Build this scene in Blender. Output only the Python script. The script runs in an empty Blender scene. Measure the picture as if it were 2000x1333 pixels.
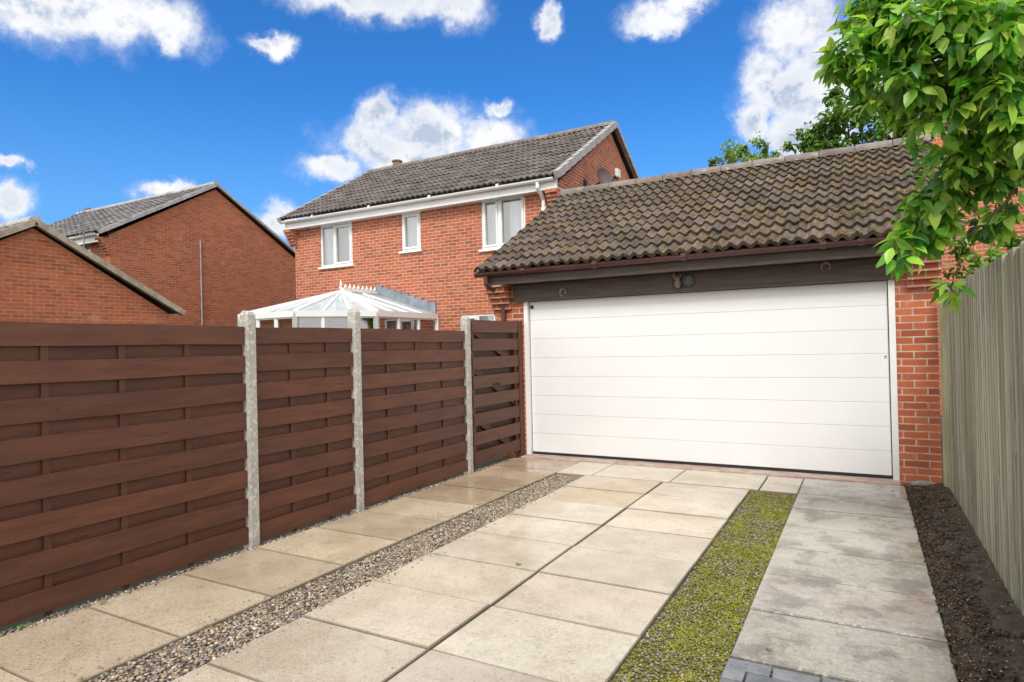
import bpy, math, random
import numpy as np
from mathutils import Vector, Matrix
random.seed(7); np.random.seed(7)
PI=math.pi
col=bpy.context.scene.collection
# ---------------------------------------------------------------- camera
F=1240.0; YAW=math.radians(29); PITCH=math.radians(.42); ROLL=math.radians(1.3); H=1.5
R=Matrix.Rotation(YAW,3,'Z')@Matrix.Rotation(PI/2+PITCH,3,'X')@Matrix.Rotation(-ROLL,3,'Z')
cam=bpy.data.objects.new('camera',bpy.data.cameras.new('camera')); col.objects.link(cam)
cam.matrix_world=Matrix.Translation((0,0,H))@R.to_4x4()
cam.data.sensor_width=36; cam.data.lens=F/2000*36; cam.data.clip_end=3000; cam.data.clip_start=.05
bpy.context.scene.camera=cam
def ray(px,py): return R@Vector((px-1000,-(py-666.5),-F))
def PT(px,py,t): return Vector((0,0,H))+ray(px,py)*(t/F)
def onY(px,py,Y):
    d=ray(px,py); t=Y/d.y; return Vector((d.x*t,Y,H+d.z*t))
def onX(px,py,X):
    d=ray(px,py); t=X/d.x; return Vector((X,d.y*t,H+d.z*t))
# ---------------------------------------------------------------- mesh builder
ORG={}
class MB:
    def __init__(s,colr=(.5,.5,.5)): s.v=[];s.f=[];s.c=[];s.col=colr
    def add(s,vs,fs,colr=None):
        b=len(s.v); s.v+= [tuple(p) for p in vs]; c=colr or s.col
        for f in fs: s.f.append([b+i for i in f]); s.c.append(c)
        return s
    def box(s,x0,x1,y0,y1,z0,z1,colr=None):
        return s.add([(x0,y0,z0),(x1,y0,z0),(x1,y1,z0),(x0,y1,z0),(x0,y0,z1),(x1,y0,z1),(x1,y1,z1),(x0,y1,z1)],
          [(0,3,2,1),(4,5,6,7),(0,1,5,4),(1,2,6,5),(2,3,7,6),(3,0,4,7)],colr)
    def bar(s,p,q,w,h,up=(0,0,1),colr=None):
        p=Vector(p);q=Vector(q);d=(q-p).normalized();u=Vector(up);r=d.cross(u).normalized();u=r.cross(d).normalized()
        r*=w/2;u*=h/2
        return s.add([p-r-u,p+r-u,p+r+u,p-r+u,q-r-u,q+r-u,q+r+u,q-r+u],[(0,1,2,3),(7,6,5,4),(0,4,5,1),(1,5,6,2),(2,6,7,3),(3,7,4,0)],colr)
    def poly(s,pts,off,colr=None):
        n=len(pts);o=Vector(off);a=[Vector(p) for p in pts];b=[p+o for p in a]
        return s.add(a+b,[tuple(range(n)),tuple(range(2*n-1,n-1,-1))]+[(i,i+n,(i+1)%n+n,(i+1)%n) for i in range(n)],colr)
    def tube(s,path,rs,n=8,colr=None):
        path=[Vector(p) for p in path]
        if not hasattr(rs,'__len__'): rs=[rs]*len(path)
        vs=[];fs=[];prev=None
        for i,p in enumerate(path):
            d=(path[min(i+1,len(path)-1)]-path[max(i-1,0)]).normalized()
            if prev is None: a=d.orthogonal().normalized()
            else: a=(prev-d*prev.dot(d)).normalized()
            prev=a;b=d.cross(a)
            for k in range(n):
                t=2*PI*k/n; vs.append(p+(a*math.cos(t)+b*math.sin(t))*rs[i])
        for i in range(len(path)-1):
            for k in range(n):
                fs.append((i*n+k,i*n+(k+1)%n,(i+1)*n+(k+1)%n,(i+1)*n+k))
        fs.append(tuple(range(n-1,-1,-1))); fs.append(tuple(range((len(path)-1)*n,len(path)*n)))
        return s.add(vs,fs,colr)
    def ball(s,c,rx,ry,rz,nu=12,nv=8,colr=None):
        vs=[(c[0],c[1],c[2]-rz)];fs=[]
        for j in range(1,nv):
            ph=-PI/2+PI*j/nv
            for i in range(nu):
                th=2*PI*i/nu; vs.append((c[0]+rx*math.cos(ph)*math.cos(th),c[1]+ry*math.cos(ph)*math.sin(th),c[2]+rz*math.sin(ph)))
        vs.append((c[0],c[1],c[2]+rz)); L=len(vs)-1
        for i in range(nu):
            fs.append((0,1+(i+1)%nu,1+i)); fs.append((L,1+(nv-2)*nu+i,1+(nv-2)*nu+(i+1)%nu))
        for j in range(nv-2):
            for i in range(nu):
                a=1+j*nu+i;b=1+j*nu+(i+1)%nu; fs.append((a,b,b+nu,a+nu))
        return s.add(vs,fs,colr)
    def swap(s): s.v=[(y,x,z) for x,y,z in s.v]; s.f=[f[::-1] for f in s.f]; return s
    def build(s,name,m,parent=None,smooth=False,bevel=0):
        if parent is None:
            a=np.array(s.v); org=((a[:,0].min()+a[:,0].max())/2,(a[:,1].min()+a[:,1].max())/2,a[:,2].min())
        else: org=ORG[parent.name]
        me=bpy.data.meshes.new(name)
        me.from_pydata([(x-org[0],y-org[1],z-org[2]) for x,y,z in s.v],[],s.f)
        at=me.color_attributes.new('tint','FLOAT_COLOR','CORNER')
        cs=np.array([(c[0],c[1],c[2],1.0) for c in s.c],dtype=np.float32)
        n=np.array([len(f) for f in s.f]); at.data.foreach_set('color',np.repeat(cs,n,axis=0).ravel())
        me.materials.append(m)
        if smooth: me.polygons.foreach_set('use_smooth',[True]*len(me.polygons))
        me.update()
        o=bpy.data.objects.new(name,me); col.objects.link(o)
        if parent is None: o.location=org; ORG[o.name]=org
        else: o.parent=parent; ORG[o.name]=org
        if bevel:
            b=o.modifiers.new('bevel','BEVEL'); b.width=bevel; b.segments=2; b.limit_method='ANGLE'
        return o
def thing(name,label,cat,loc,group=None):
    o=bpy.data.objects.new(name,None); o.empty_display_size=.2; o.location=loc; col.objects.link(o); ORG[o.name]=tuple(loc)
    o['label']=label;o['category']=cat
    if group:o['group']=group
    return o
def tag(o,label,cat,group=None,kind=None):
    o['label']=label;o['category']=cat
    if group:o['group']=group
    if kind:o['kind']=kind
    return o
def struct(o): o['kind']='structure'; return o
def rnd(a,b): return random.uniform(a,b)
# ---------------------------------------------------------------- materials
class NT:
    def __init__(s,nt): s.nt=nt
    def n(s,t,props=None,**inp):
        nd=s.nt.nodes.new('ShaderNode'+t)
        for k,v in (props or {}).items(): setattr(nd,k,v)
        for k,v in inp.items():
            key=int(k[1:]) if k[0]=='i' and k[1:].isdigit() else k.replace('_',' ')
            s.set(nd.inputs[key],v)
        return nd
    def set(s,i,v):
        if isinstance(v,bpy.types.NodeSocket): s.nt.links.new(v,i)
        elif isinstance(v,bpy.types.Node): s.nt.links.new(v.outputs[0],i)
        else:
            if hasattr(v,'__len__') and len(v)==3 and i.type=='RGBA': v=(*v,1)
            i.default_value=v
    def math(s,op,a,b=0.0,c=0.0,clamp=False):
        nd=s.nt.nodes.new('ShaderNodeMath'); nd.operation=op; nd.use_clamp=clamp
        s.set(nd.inputs[0],a); s.set(nd.inputs[1],b); s.set(nd.inputs[2],c); return nd.outputs[0]
    def mix(s,f,a,b,mode='MIX'):
        nd=s.nt.nodes.new('ShaderNodeMixRGB'); nd.blend_type=mode
        s.set(nd.inputs[0],f); s.set(nd.inputs[1],a); s.set(nd.inputs[2],b); return nd.outputs[0]
    def rng(s,v,a,b,c=0.0,d=1.0,smooth=True):
        nd=s.nt.nodes.new('ShaderNodeMapRange'); nd.interpolation_type='SMOOTHSTEP' if smooth else 'LINEAR'
        for k,x in zip(('Value','From Min','From Max','To Min','To Max'),(v,a,b,c,d)): s.set(nd.inputs[k],x)
        return nd.outputs[0]
    def noise(s,vec,scale,detail=5,rough=.6):
        return s.n('TexNoise',Vector=vec,Scale=scale,Detail=detail,Roughness=rough).outputs[0]
def newmat(name):
    m=bpy.data.materials.new(name); m.use_nodes=True; nt=m.node_tree; nt.nodes.clear()
    T=NT(nt); out=T.n('OutputMaterial'); b=T.n('BsdfPrincipled'); nt.links.new(b.outputs[0],out.inputs[0])
    pos=T.n('NewGeometry')
    return m,T,out,b,pos
def mat(name,c1,c2=None,scale=3,rough=.7,bump=0,bscale=40,stretch=None,attr=0,lo=.35,hi=.65,metal=0,spec=.5,c3=None,s3=1.,lo3=.5,hi3=.6,c4=None,s4=30,lo4=.6,hi4=.65):
    m,T,out,b,g=newmat(name); P=g.outputs[0]
    if stretch: P=T.n('VectorMath',{'operation':'MULTIPLY'},i0=P,i1=stretch).outputs[0]
    c=c1
    if c2 is not None: c=T.mix(T.rng(T.noise(P,scale,5),lo,hi),c1,c2)
    if c3 is not None: c=T.mix(T.rng(T.noise(P,s3,6,.65),lo3,hi3),c,c3)
    if attr:
        a=T.n('Attribute',{'attribute_name':'tint'}).outputs[0]
        a2=T.mix(1.0,a,(2,2,2),'MULTIPLY'); c=T.mix(attr,c,T.mix(1.0,c,a2,'MULTIPLY'))
    if c4 is not None: c=T.mix(T.rng(T.noise(P,s4,3,.6),lo4,hi4),c,c4)
    T.set(b.inputs['Base Color'],c); T.set(b.inputs['Roughness'],rough); b.inputs['Metallic'].default_value=metal
    b.inputs['Specular IOR Level'].default_value=spec
    if bump:
        bn=T.n('Bump',Strength=.6,Distance=bump,Height=T.noise(P,bscale,3)); T.set(b.inputs['Normal'],bn)
    return m
def brick_mat(name,c1,c2,mortar,dark=.5):
    m,T,out,b,g=newmat(name)
    s=T.n('SeparateXYZ',i0=g.outputs[0]); nn=T.n('SeparateXYZ',i0=g.outputs['True Normal'])
    k=T.math('GREATER_THAN',T.math('ABSOLUTE',nn.outputs[0]),.5)
    U=T.math('ADD',T.math('MULTIPLY',s.outputs[0],T.math('SUBTRACT',1.0,k)),T.math('MULTIPLY',s.outputs[1],k))
    V=T.n('CombineXYZ',i0=U,i1=s.outputs[2])
    V2=T.n('VectorMath',{'operation':'ADD'},i0=V,i1=T.n('VectorMath',{'operation':'SCALE'},i0=T.n('TexNoise',Vector=g.outputs[0],Scale=6).outputs[1],Scale=.006))
    br=T.n('TexBrick',{'offset':.5,'squash':1.0},Vector=V2,Color1=(0,0,0),Color2=(1,1,1),Mortar=(.5,.5,.5),Scale=1.0,Mortar_Size=.0085,Mortar_Smooth=.3,Bias=0.0,Brick_Width=.225,Row_Height=.075)
    t=T.n('SeparateColor',i0=br.outputs[0]).outputs[0]
    c=T.mix(T.rng(t,.0,.75,0,1,False),c1,c2)
    c=T.mix(T.math('MULTIPLY',T.rng(t,.72,1.0),.85),c,tuple(x*dark for x in c1))
    c=T.mix(T.rng(T.noise(g.outputs[0],55,3),.35,.75,0,.35),c,tuple(x*.55 for x in c2))
    c=T.mix(T.rng(T.noise(g.outputs[0],.7,4),.4,.8,0,.35),c,tuple(x*.6 for x in c1))
    c=T.mix(T.rng(T.noise(g.outputs[0],2.3,6,.7),.56,.74,0,.22),c,(.62,.48,.38))
    mo=T.mix(T.rng(T.noise(g.outputs[0],9,3),.35,.7),mortar,tuple(x*.65 for x in mortar))
    c=T.mix(br.outputs[1],c,mo)
    T.set(b.inputs['Base Color'],c); b.inputs['Roughness'].default_value=.85
    h=T.math('SUBTRACT',T.math('MULTIPLY',T.noise(g.outputs[0],60,2),.25),br.outputs[1])
    T.set(b.inputs['Normal'],T.n('Bump',Strength=.7,Distance=.006,Height=h))
    return m
BR=brick_mat('brick_orange',(.56,.155,.062),(.43,.10,.045),(.58,.44,.34),.5)
BR2=brick_mat('brick_deep_orange',(.47,.13,.048),(.37,.09,.036),(.42,.26,.17),.55)
M={}
M['fence']=mat('brown_stain',(.084,.028,.0145),(.115,.040,.021),scale=2.2,rough=.55,bump=.003,bscale=30,stretch=(6,1,8),attr=.95,c3=(.050,.016,.009),s3=3,lo3=.60,hi3=.8,c4=(.045,.015,.009),s4=5,lo4=.66,hi4=.72)
M['fence2']=mat('brown_stain_upright',(.080,.028,.015),(.11,.039,.021),scale=3,rough=.6,bump=.002,attr=.5)
M['concrete']=mat('weathered_concrete',(.43,.41,.36),(.36,.34,.30),scale=8,rough=.9,c3=(.55,.54,.51),s3=30,lo3=.50,hi3=.60,c4=(.27,.25,.21),s4=42,lo4=.60,hi4=.68)
M['upvc']=mat('white_upvc',(.82,.82,.82),(.77,.77,.76),scale=2,rough=.35)
M['door']=mat('white_door_paint',(.80,.80,.80),(.77,.77,.78),scale=1.2,rough=.38,bump=.0004,bscale=160)
M['black']=mat('black_rubber',(.015,.015,.017),rough=.6)
M['tile']=mat('roof_tile',(.120,.086,.070),(.070,.053,.046),scale=5,rough=.58,bump=.005,bscale=50,attr=1,c3=(.125,.085,.028),s3=11,lo3=.48,hi3=.62,c4=(.30,.26,.20),s4=30,lo4=.66,hi4=.71)
M['tile_house']=mat('roof_tile_grey',(.120,.100,.090),(.078,.066,.061),scale=4,rough=.75,bump=.004,bscale=40,attr=1,c3=(.20,.115,.045),s3=5,lo3=.60,hi3=.72,c4=(.25,.23,.20),s4=16,lo4=.66,hi4=.72)
M['tile_far']=mat('roof_tile_pale',(.16,.15,.15),(.10,.095,.095),scale=3,rough=.8,attr=1)
M['ridge']=mat('ridge_tile',(.22,.185,.165),(.15,.125,.115),scale=6,rough=.85,bump=.004,attr=.8,c3=(.34,.32,.29),s3=8,lo3=.58,hi3=.68)
M['verge']=mat('verge_grey',(.42,.40,.40),(.30,.29,.29),scale=8,rough=.8,attr=.6)
M['mortar']=mat('verge_mortar',(.50,.40,.36),(.28,.22,.19),scale=10,rough=.9,bump=.006)
M['beam']=mat('dark_stained_beam',(.052,.032,.026),(.085,.058,.047),scale=2.5,rough=.6,stretch=(1,6,14),bump=.003,bscale=14,c3=(.14,.11,.09),s3=5,lo3=.64,hi3=.8)
M['pipe']=mat('brown_plastic',(.10,.038,.034),(.07,.028,.026),scale=3,rough=.35)
M['lead']=mat('lead_sheet',(.17,.20,.24),(.26,.29,.32),scale=4,rough=.55)
M['poly']=mat('milky_roof_sheet',(.52,.58,.62),(.40,.46,.50),scale=2,rough=.12)
M['steel']=mat('grey_metal',(.28,.28,.29),rough=.4,metal=.6)
M['dish']=mat('dish_brown',(.12,.075,.065),(.09,.06,.055),rough=.45)
M['rust']=mat('rusty_iron',(.22,.11,.06),(.35,.28,.22),scale=40,rough=.8)
M['step']=mat('worn_red_step',(.44,.39,.34),(.36,.22,.18),scale=5,rough=.7,bump=.004,bscale=30,c3=(.2,.16,.13),s3=7,lo3=.6,hi3=.7)
M['curtain']=mat('white_curtain',(.82,.83,.83),(.72,.74,.75),scale=2,rough=.9)
M['room']=mat('pale_room',(.62,.65,.67),rough=.9)
M['oldwood']=mat('weathered_board',(.47,.44,.34),(.33,.31,.23),scale=1.6,rough=.85,bump=.005,bscale=14,stretch=(9,9,.7),attr=.9,c3=(.24,.245,.15),s3=1.4,lo3=.50,hi3=.76,c4=(.56,.54,.45),s4=3.2,lo4=.62,hi4=.72)
M['darkgap']=mat('gap_shade',(.07,.065,.05),(.05,.045,.035),rough=.9)
M['bark']=mat('bark',(.15,.12,.085),(.08,.063,.045),scale=12,rough=.9,bump=.01,bscale=30,stretch=(1,1,.4))
M['stone']=mat('grey_stone',(.33,.33,.30),(.2,.2,.18),scale=12,rough=.9,bump=.01)
M['pebble']=mat('pebbles',(.38,.36,.33),(.29,.27,.25),scale=60,rough=.42,attr=1)
M['moss']=mat('moss',(.25,.27,.025),(.14,.165,.02),scale=10,rough=.95,attr=.9)
M['soil']=mat('soil',(.055,.038,.028),(.088,.064,.048),scale=25,rough=.95,bump=.012,bscale=60,attr=.8)
M['bedbase']=mat('gravel_bed',(.075,.062,.048),(.13,.11,.09),scale=60,rough=.95,c3=(.11,.11,.02),s3=6,lo3=.5,hi3=.6,bump=.01,bscale=120)
m,T,out,b,g=newmat('window_glass'); lw=T.n('LayerWeight',Blend=.32)
tr=T.n('BsdfTransparent',Color=(.88,.92,.94)); gl=T.n('BsdfGlossy',Color=(1,1,1),Roughness=.03)
mx=T.n('MixShader',i0=T.rng(lw.outputs[0],0,1,.25,.9,False),i1=tr,i2=gl); T.set(out.inputs[0],mx); M['glass']=m
def leafmat(name,gain,tl):
    m,T,out,b,g=newmat(name)
    a=T.n('Attribute',{'attribute_name':'tint'}).outputs[0]
    c=T.mix(1.0,a,(gain,gain,gain),'MULTIPLY'); T.set(b.inputs['Base Color'],c); b.inputs['Roughness'].default_value=.36
    t=T.n('BsdfTranslucent',Color=T.mix(1.0,c,(1.5,1.6,.7),'MULTIPLY'))
    T.set(out.inputs[0],T.n('MixShader',i0=tl,i1=b,i2=t)); return m
M['leaf']=leafmat('fresh_leaf',1.05,.42); M['leaf_far']=leafmat('far_leaf',1.2,.25)
# slab
m,T,out,b,g=newmat('wet_paving_slab'); P=g.outputs[0]
a=T.n('Attribute',{'attribute_name':'tint'}).outputs[0]
st=T.rng(T.noise(P,1.6,6,.65),.38,.66)
c=T.mix(st,a,T.mix(1.0,a,(.72,.68,.62),'MULTIPLY'))
c=T.mix(T.rng(T.noise(P,7,6,.75),.50,.64,0,.5),c,T.mix(1.0,a,(.52,.49,.45),'MULTIPLY'))
c=T.mix(T.rng(T.noise(P,38,3,.7),.54,.66,0,.45),c,T.mix(1.0,a,(.45,.42,.37),'MULTIPLY'))
c=T.mix(T.rng(T.noise(P,130,2,.6),.30,.7,.0,.5),c,T.mix(1.0,a,(1.4,1.37,1.33),'MULTIPLY'))
sp=T.n('SeparateXYZ',i0=P); rightm=T.rng(sp.outputs[0],-.75,-.45)
c=T.mix(T.math('MULTIPLY',rightm,T.rng(T.noise(P,30,5,.8),.52,.58,0,.75)),c,(.50,.48,.44))
c=T.mix(T.math('MULTIPLY',rightm,T.rng(T.noise(P,3.1,6,.7),.46,.62,0,.7)),c,(.155,.14,.12))
leftm=T.math('SUBTRACT',1.0,T.rng(sp.outputs[0],-3.4,-1.5))
c=T.mix(T.math('MULTIPLY',leftm,T.rng(T.noise(P,75,2,.5),.60,.68,0,.7)),c,(.12,.10,.075))
T.set(b.inputs['Base Color'],c)
wet=T.math('ADD',T.rng(T.noise(P,.9,4,.6),.42,.60),T.math('MULTIPLY',leftm,.35),clamp=True); T.set(b.inputs['Roughness'],T.rng(wet,0,1,.60,.13,False))
T.set(b.inputs['Normal'],T.n('Bump',Strength=.45,Distance=.002,Height=T.math('ADD',T.noise(P,90,2),T.math('MULTIPLY',T.noise(P,6,2),1.5))))
M['slab']=m
M['sett']=mat('blue_grey_sett',(.15,.16,.18),(.23,.235,.245),scale=9,rough=.55,bump=.004,attr=.8)
M['ground']=mat('ground_soil_grass',(.045,.038,.026),(.05,.065,.02),scale=.8,rough=.95,bump=.02,bscale=12)
# ---------------------------------------------------------------- ground
g=MB(); g.add([(-700,-700,-.05),(700,-700,-.05),(700,900,-.05),(-700,900,-.05)],[(0,1,2,3)]); struct(g.build('ground',M['ground']))
dw=MB()
def slab(x0,x1,y0,y1,c):
    k=.0035;e=.006; dz=rnd(-.004,.003); v=rnd(.88,1.08); c=tuple(q*v*rnd(.98,1.02) for q in c)
    x0+=k+(.006 if abs(x0+1.93)<.01 else 0);x1-=k+(.004 if abs(x1+1.93)<.01 else 0);y0+=k+rnd(-.001,.002);y1-=k+rnd(-.001,.002); tl=[rnd(-.002,.002) for _ in range(4)]
    vs=[(x0,y0,-.045),(x1,y0,-.045),(x1,y1,-.045),(x0,y1,-.045),(x0,y0,dz-e),(x1,y0,dz-e),(x1,y1,dz-e),(x0,y1,dz-e),
        (x0+e,y0+e,dz+tl[0]),(x1-e,y0+e,dz+tl[1]),(x1-e,y1-e,dz+tl[2]),(x0+e,y1-e,dz+tl[3])]
    dw.add(vs,[(0,1,5,4),(1,2,6,5),(2,3,7,6),(3,0,4,7),(4,5,9,8),(5,6,10,9),(6,7,11,10),(7,4,8,11)],tuple(x*.5 for x in c))
    dw.add([vs[8],vs[9],vs[10],vs[11]],[(0,1,2,3)],c)
tan=(.49,.405,.30); tan2=(.53,.47,.385); gry=(.40,.375,.33)
for i in range(13):
    y1=7.50-.602*i; slab(-4.105,-3.2,y1-.602,y1,(.42,.325,.225) if i<4 else tan)
for i in range(11):
    y1=6.74-.597*i
    slab(-2.82,-1.93,y1-.597,y1,tan2 if i>1 else tan); slab(-1.93,-1.035,y1-.597,y1,tan2)
    if y1-.597>3.1: slab(-.6,.33,y1-.597,y1,gry)
for a_,b_ in ((-3.2,-2.75),(-2.75,-1.86),(-1.86,-.96),(-.96,-.6)): slab(a_,b_,6.755,7.50,tan2)
slab(-.6,.33,6.755,7.50,gry)
struct(dw.build('driveway',M['slab']))
se=MB()
y=3.13;r=0
while y>-1:
    x=-.6-(.1 if r%2 else 0)
    while x<.33:
        a_=max(x,-.6)+.004;b_=min(x+.2,.33)-.004
        if b_-a_>.02:
            v=rnd(.38,.6); se.box(a_,b_,y-.096,y-.004,-.045,rnd(-.005,.001),(v,v,v))
        x+=.2
    y-=.1;r+=1
struct(se.build('path_setts',M['sett'],bevel=.005))
bb=MB()
for x0,x1 in ((-3.2,-2.82),(-1.035,-.6),(-4.22,-4.105)): bb.add([(x0,-1,-.026),(x1,-1,-.026),(x1,6.74 if x0>-4 else 7.5,-.026),(x0,6.74 if x0>-4 else 7.5,-.026)],[(0,1,2,3)])
struct(bb.build('gravel_bed_ground',M['bedbase']))
PHI=(1+5**.5)/2
IV=np.array([(-1,PHI,0),(1,PHI,0),(-1,-PHI,0),(1,-PHI,0),(0,-1,PHI),(0,1,PHI),(0,-1,-PHI),(0,1,-PHI),(PHI,0,-1),(PHI,0,1),(-PHI,0,-1),(-PHI,0,1)],float); IV/=np.linalg.norm(IV[0])
IF=np.array([(0,11,5),(0,5,1),(0,1,7),(0,7,10),(0,10,11),(1,5,9),(5,11,4),(11,10,2),(10,7,6),(7,1,8),(3,9,4),(3,4,2),(3,2,6),(3,6,8),(3,8,9),(4,9,5),(2,4,11),(6,2,10),(8,6,7),(9,8,1)])
def lumps(name,m,P,S,pal,flat=.6,parent=None,jit=.15):
    n=len(P); P=np.array(P,float); S=np.array(S,float)
    sc=np.stack([S*np.random.uniform(.7,1.3,n),S*np.random.uniform(.6,1.1,n),S*flat*np.random.uniform(.7,1.2,n)],1)
    V=IV[None]*(1+np.random.uniform(-jit,jit,(n,12,1)))*sc[:,None]
    th=np.random.uniform(0,2*PI,n);c,s=np.cos(th)[:,None],np.sin(th)[:,None]
    x=V[...,0]*c-V[...,1]*s; yy=V[...,0]*s+V[...,1]*c
    V=np.stack([x,yy,V[...,2]+x*np.random.uniform(-.3,.3,(n,1))],2)+P[:,None]
    org=np.array(ORG[parent.name]) if parent else np.array([P[:,0].mean(),P[:,1].mean(),P[:,2].min()])
    V=(V-org).reshape(-1,3); Fc=(IF[None]+12*np.arange(n)[:,None,None]).reshape(-1,3)
    me=bpy.data.meshes.new(name); me.vertices.add(len(V)); me.vertices.foreach_set('co',V.astype(np.float32).ravel())
    me.loops.add(Fc.size); me.loops.foreach_set('vertex_index',Fc.astype(np.int32).ravel())
    me.polygons.add(len(Fc)); me.polygons.foreach_set('loop_start',np.arange(0,Fc.size,3,dtype=np.int32))
    me.update(calc_edges=True); me.polygons.foreach_set('use_smooth',[True]*len(Fc))
    at=me.color_attributes.new('tint','FLOAT_COLOR','CORNER')
    cc=np.array(pal)[np.random.randint(0,len(pal),n)]*np.random.uniform(.75,1.2,(n,1)); cc=np.concatenate([cc,np.ones((n,1))],1)
    at.data.foreach_set('color',np.repeat(cc,60,axis=0).astype(np.float32).ravel()); me.materials.append(m); me.update()
    o=bpy.data.objects.new(name,me); col.objects.link(o)
    if parent: o.parent=parent
    else: o.location=org
    return o
pal=[(.62,.50,.38),(.45,.40,.35),(.33,.31,.29),(.62,.55,.47),(.50,.34,.23),(.26,.25,.25),(.85,.80,.73),(.42,.35,.26),(.16,.15,.15),(.36,.33,.30),(.55,.42,.28)]
def bed(x0,x1,y0,y1,n,s0,s1,z=-.018):
    P=[(rnd(x0,x1),rnd(y0,y1),z+rnd(-.006,.006)) for _ in range(n)]; S=[rnd(s0,s1)*(.8 if random.random()<.6 else 1) for _ in range(n)]; return P,S
P,S=bed(-3.195,-2.825,.9,6.72,13500,.006,.0145,-.02)
for _ in range(260):
    s=random.choice((-1,1)); P.append((-3.01+s*(.19+abs(random.gauss(0,.05))),rnd(1,6.7),.004)); S.append(rnd(.004,.008))
tag(lumps('gravel',M['pebble'],P,S,pal),'wet multicoloured gravel strip between tan slabs left of the drive centre','gravel',kind='stuff')
P,S=bed(-4.20,-4.11,.9,7.5,3000,.006,.014,-.018)
for _ in range(180): P.append((-4.10+abs(random.gauss(0,.03)),rnd(1,7.4),.004)); S.append(rnd(.004,.008))
tag(lumps('gravel',M['pebble'],P,S,pal),'thin line of gravel along foot of brown fence','gravel',kind='stuff')
P,S=bed(-1.03,-.605,1.8,6.72,8500,.005,.011,-.021); tag(lumps('gravel',M['pebble'],P,S,[(.42,.38,.30),(.33,.30,.22),(.5,.45,.36),(.3,.27,.18),(.4,.38,.18)]),'mossy gravel strip on the right of the drive','gravel',kind='stuff')
from mathutils import noise as mn
P=[];S=[];tries=0
while len(P)<21000 and tries<200000:
    tries+=1
    x=rnd(-1.03,-.605);y=rnd(1.8,6.72); v=mn.noise(Vector((x*6,y*2.6,3)))*.8+.5*mn.noise(Vector((x*24,y*18,1)))
    if v+.22*(x+.815)/.21>rnd(-.6,.45): P.append((x,y,-.019+rnd(-.003,.004)+max(0,v)*.005));S.append(rnd(.003,.008))
tag(lumps('moss',M['moss'],P,S,[(.55,.52,.4),(.58,.56,.4),(.78,.60,.3),(.40,.42,.35),(.45,.34,.25),(.5,.47,.3),(.4,.34,.4)],flat=.5),'yellow green moss growing over the right gravel strip','moss',kind='stuff')
so=MB(); nx,ny=14,200
for j in range(ny+1):
    for i in range(nx+1):
        x=.335+.355*i/nx;yy=-.5+8.1*j/ny
        z=-.01+.03*mn.noise(Vector((x*9,yy*9,0)))+.02*mn.noise(Vector((x*25,yy*25,5)))+(.03*(i/nx)); so.v.append((x,yy,z))
for j in range(ny):
    for i in range(nx):
        a_=j*(nx+1)+i; so.f.append([a_,a_+1,a_+nx+2,a_+nx+1]); so.c.append((.5,.5,.5))
struct(so.build('soil_bed',M['soil'],smooth=True))
P,S=bed(.32,.68,1.8,7.55,6500,.004,.017,.008); S=[s*rnd(.4,1) for s in S]
tag(lumps('soil_clods',M['soil'],P,S,[(.5,.5,.5),(.75,.68,.6),(.3,.28,.25),(.6,.45,.35)],flat=.8,jit=.3),'loose dark soil crumbs along foot of grey fence','soil',kind='stuff')
P,S=bed(.33,.68,1.8,7.55,900,.003,.006,.022); tag(lumps('bark_chips',M['pebble'],P,S,[(.6,.4,.25),(.75,.6,.45),(.4,.25,.15),(.8,.7,.6)],flat=.4),'pale bark chips scattered on the dark soil bed','bark chips',kind='stuff')
P=[];S=[]
for _ in range(420):
    P.append((rnd(-.58,.32) if random.random()<.55 else rnd(-4,-1.1),rnd(2,7.4),.004)); S.append(rnd(.002,.0045))
tag(lumps('leaf_litter',M['pebble'],P,S,[(.5,.25,.12),(.3,.2,.1),(.6,.45,.25)],flat=.3,jit=.3),'tiny brown leaf bits scattered over the paving','leaf litter',kind='stuff')
def leaf(mb,p,d,nrm,L,W,colr,bend=.25):
    d=d.normalized(); r=d.cross(nrm)
    if r.length<1e-3: r=d.orthogonal()
    r.normalize(); n=r.cross(d).normalized()
    def C(t): return p+d*(L*t)-n*(L*bend*t*t)
    st=[(.2,.66),(.45,1.0),(.75,.62)]
    vs=[p]
    for t,w in st:
        c=C(t); vs+= [c-r*(W*w/2)+n*(W*w*.16),c,c+r*(W*w/2)+n*(W*w*.16)]
    vs.append(C(1.0))
    mb.add(vs,[(0,2,1),(0,3,2),(1,2,5,4),(2,3,6,5),(4,5,8,7),(5,6,9,8),(7,8,10),(8,9,10)],colr)
w=MB()
for px,py,sz in ((1885,1008,.035),(1830,1142,.02),(1835,1198,.02),(1012,1105,.022),(1978,1190,.035),(1955,1075,.02),(40,1230,.025),(200,1180,.015),(1910,1250,.02),(1500,1270,.014)):
    q=ray(px,py);q=Vector((0,0,H))+q*(H/-q.z)
    for k in range(8):
        th=rnd(0,2*PI); leaf(w,q+Vector((rnd(-.012,.012),rnd(-.012,.012),.004)),Vector((math.cos(th),math.sin(th),rnd(.2,.9))),Vector((0,0,1)),sz*rnd(.7,1.3),sz*.5,(rnd(.08,.13),rnd(.2,.28),.03))
tag(w.build('weeds',M['leaf'],smooth=True),'small bright green weeds sprouting in the joints and soil','weeds',kind='stuff')
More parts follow.
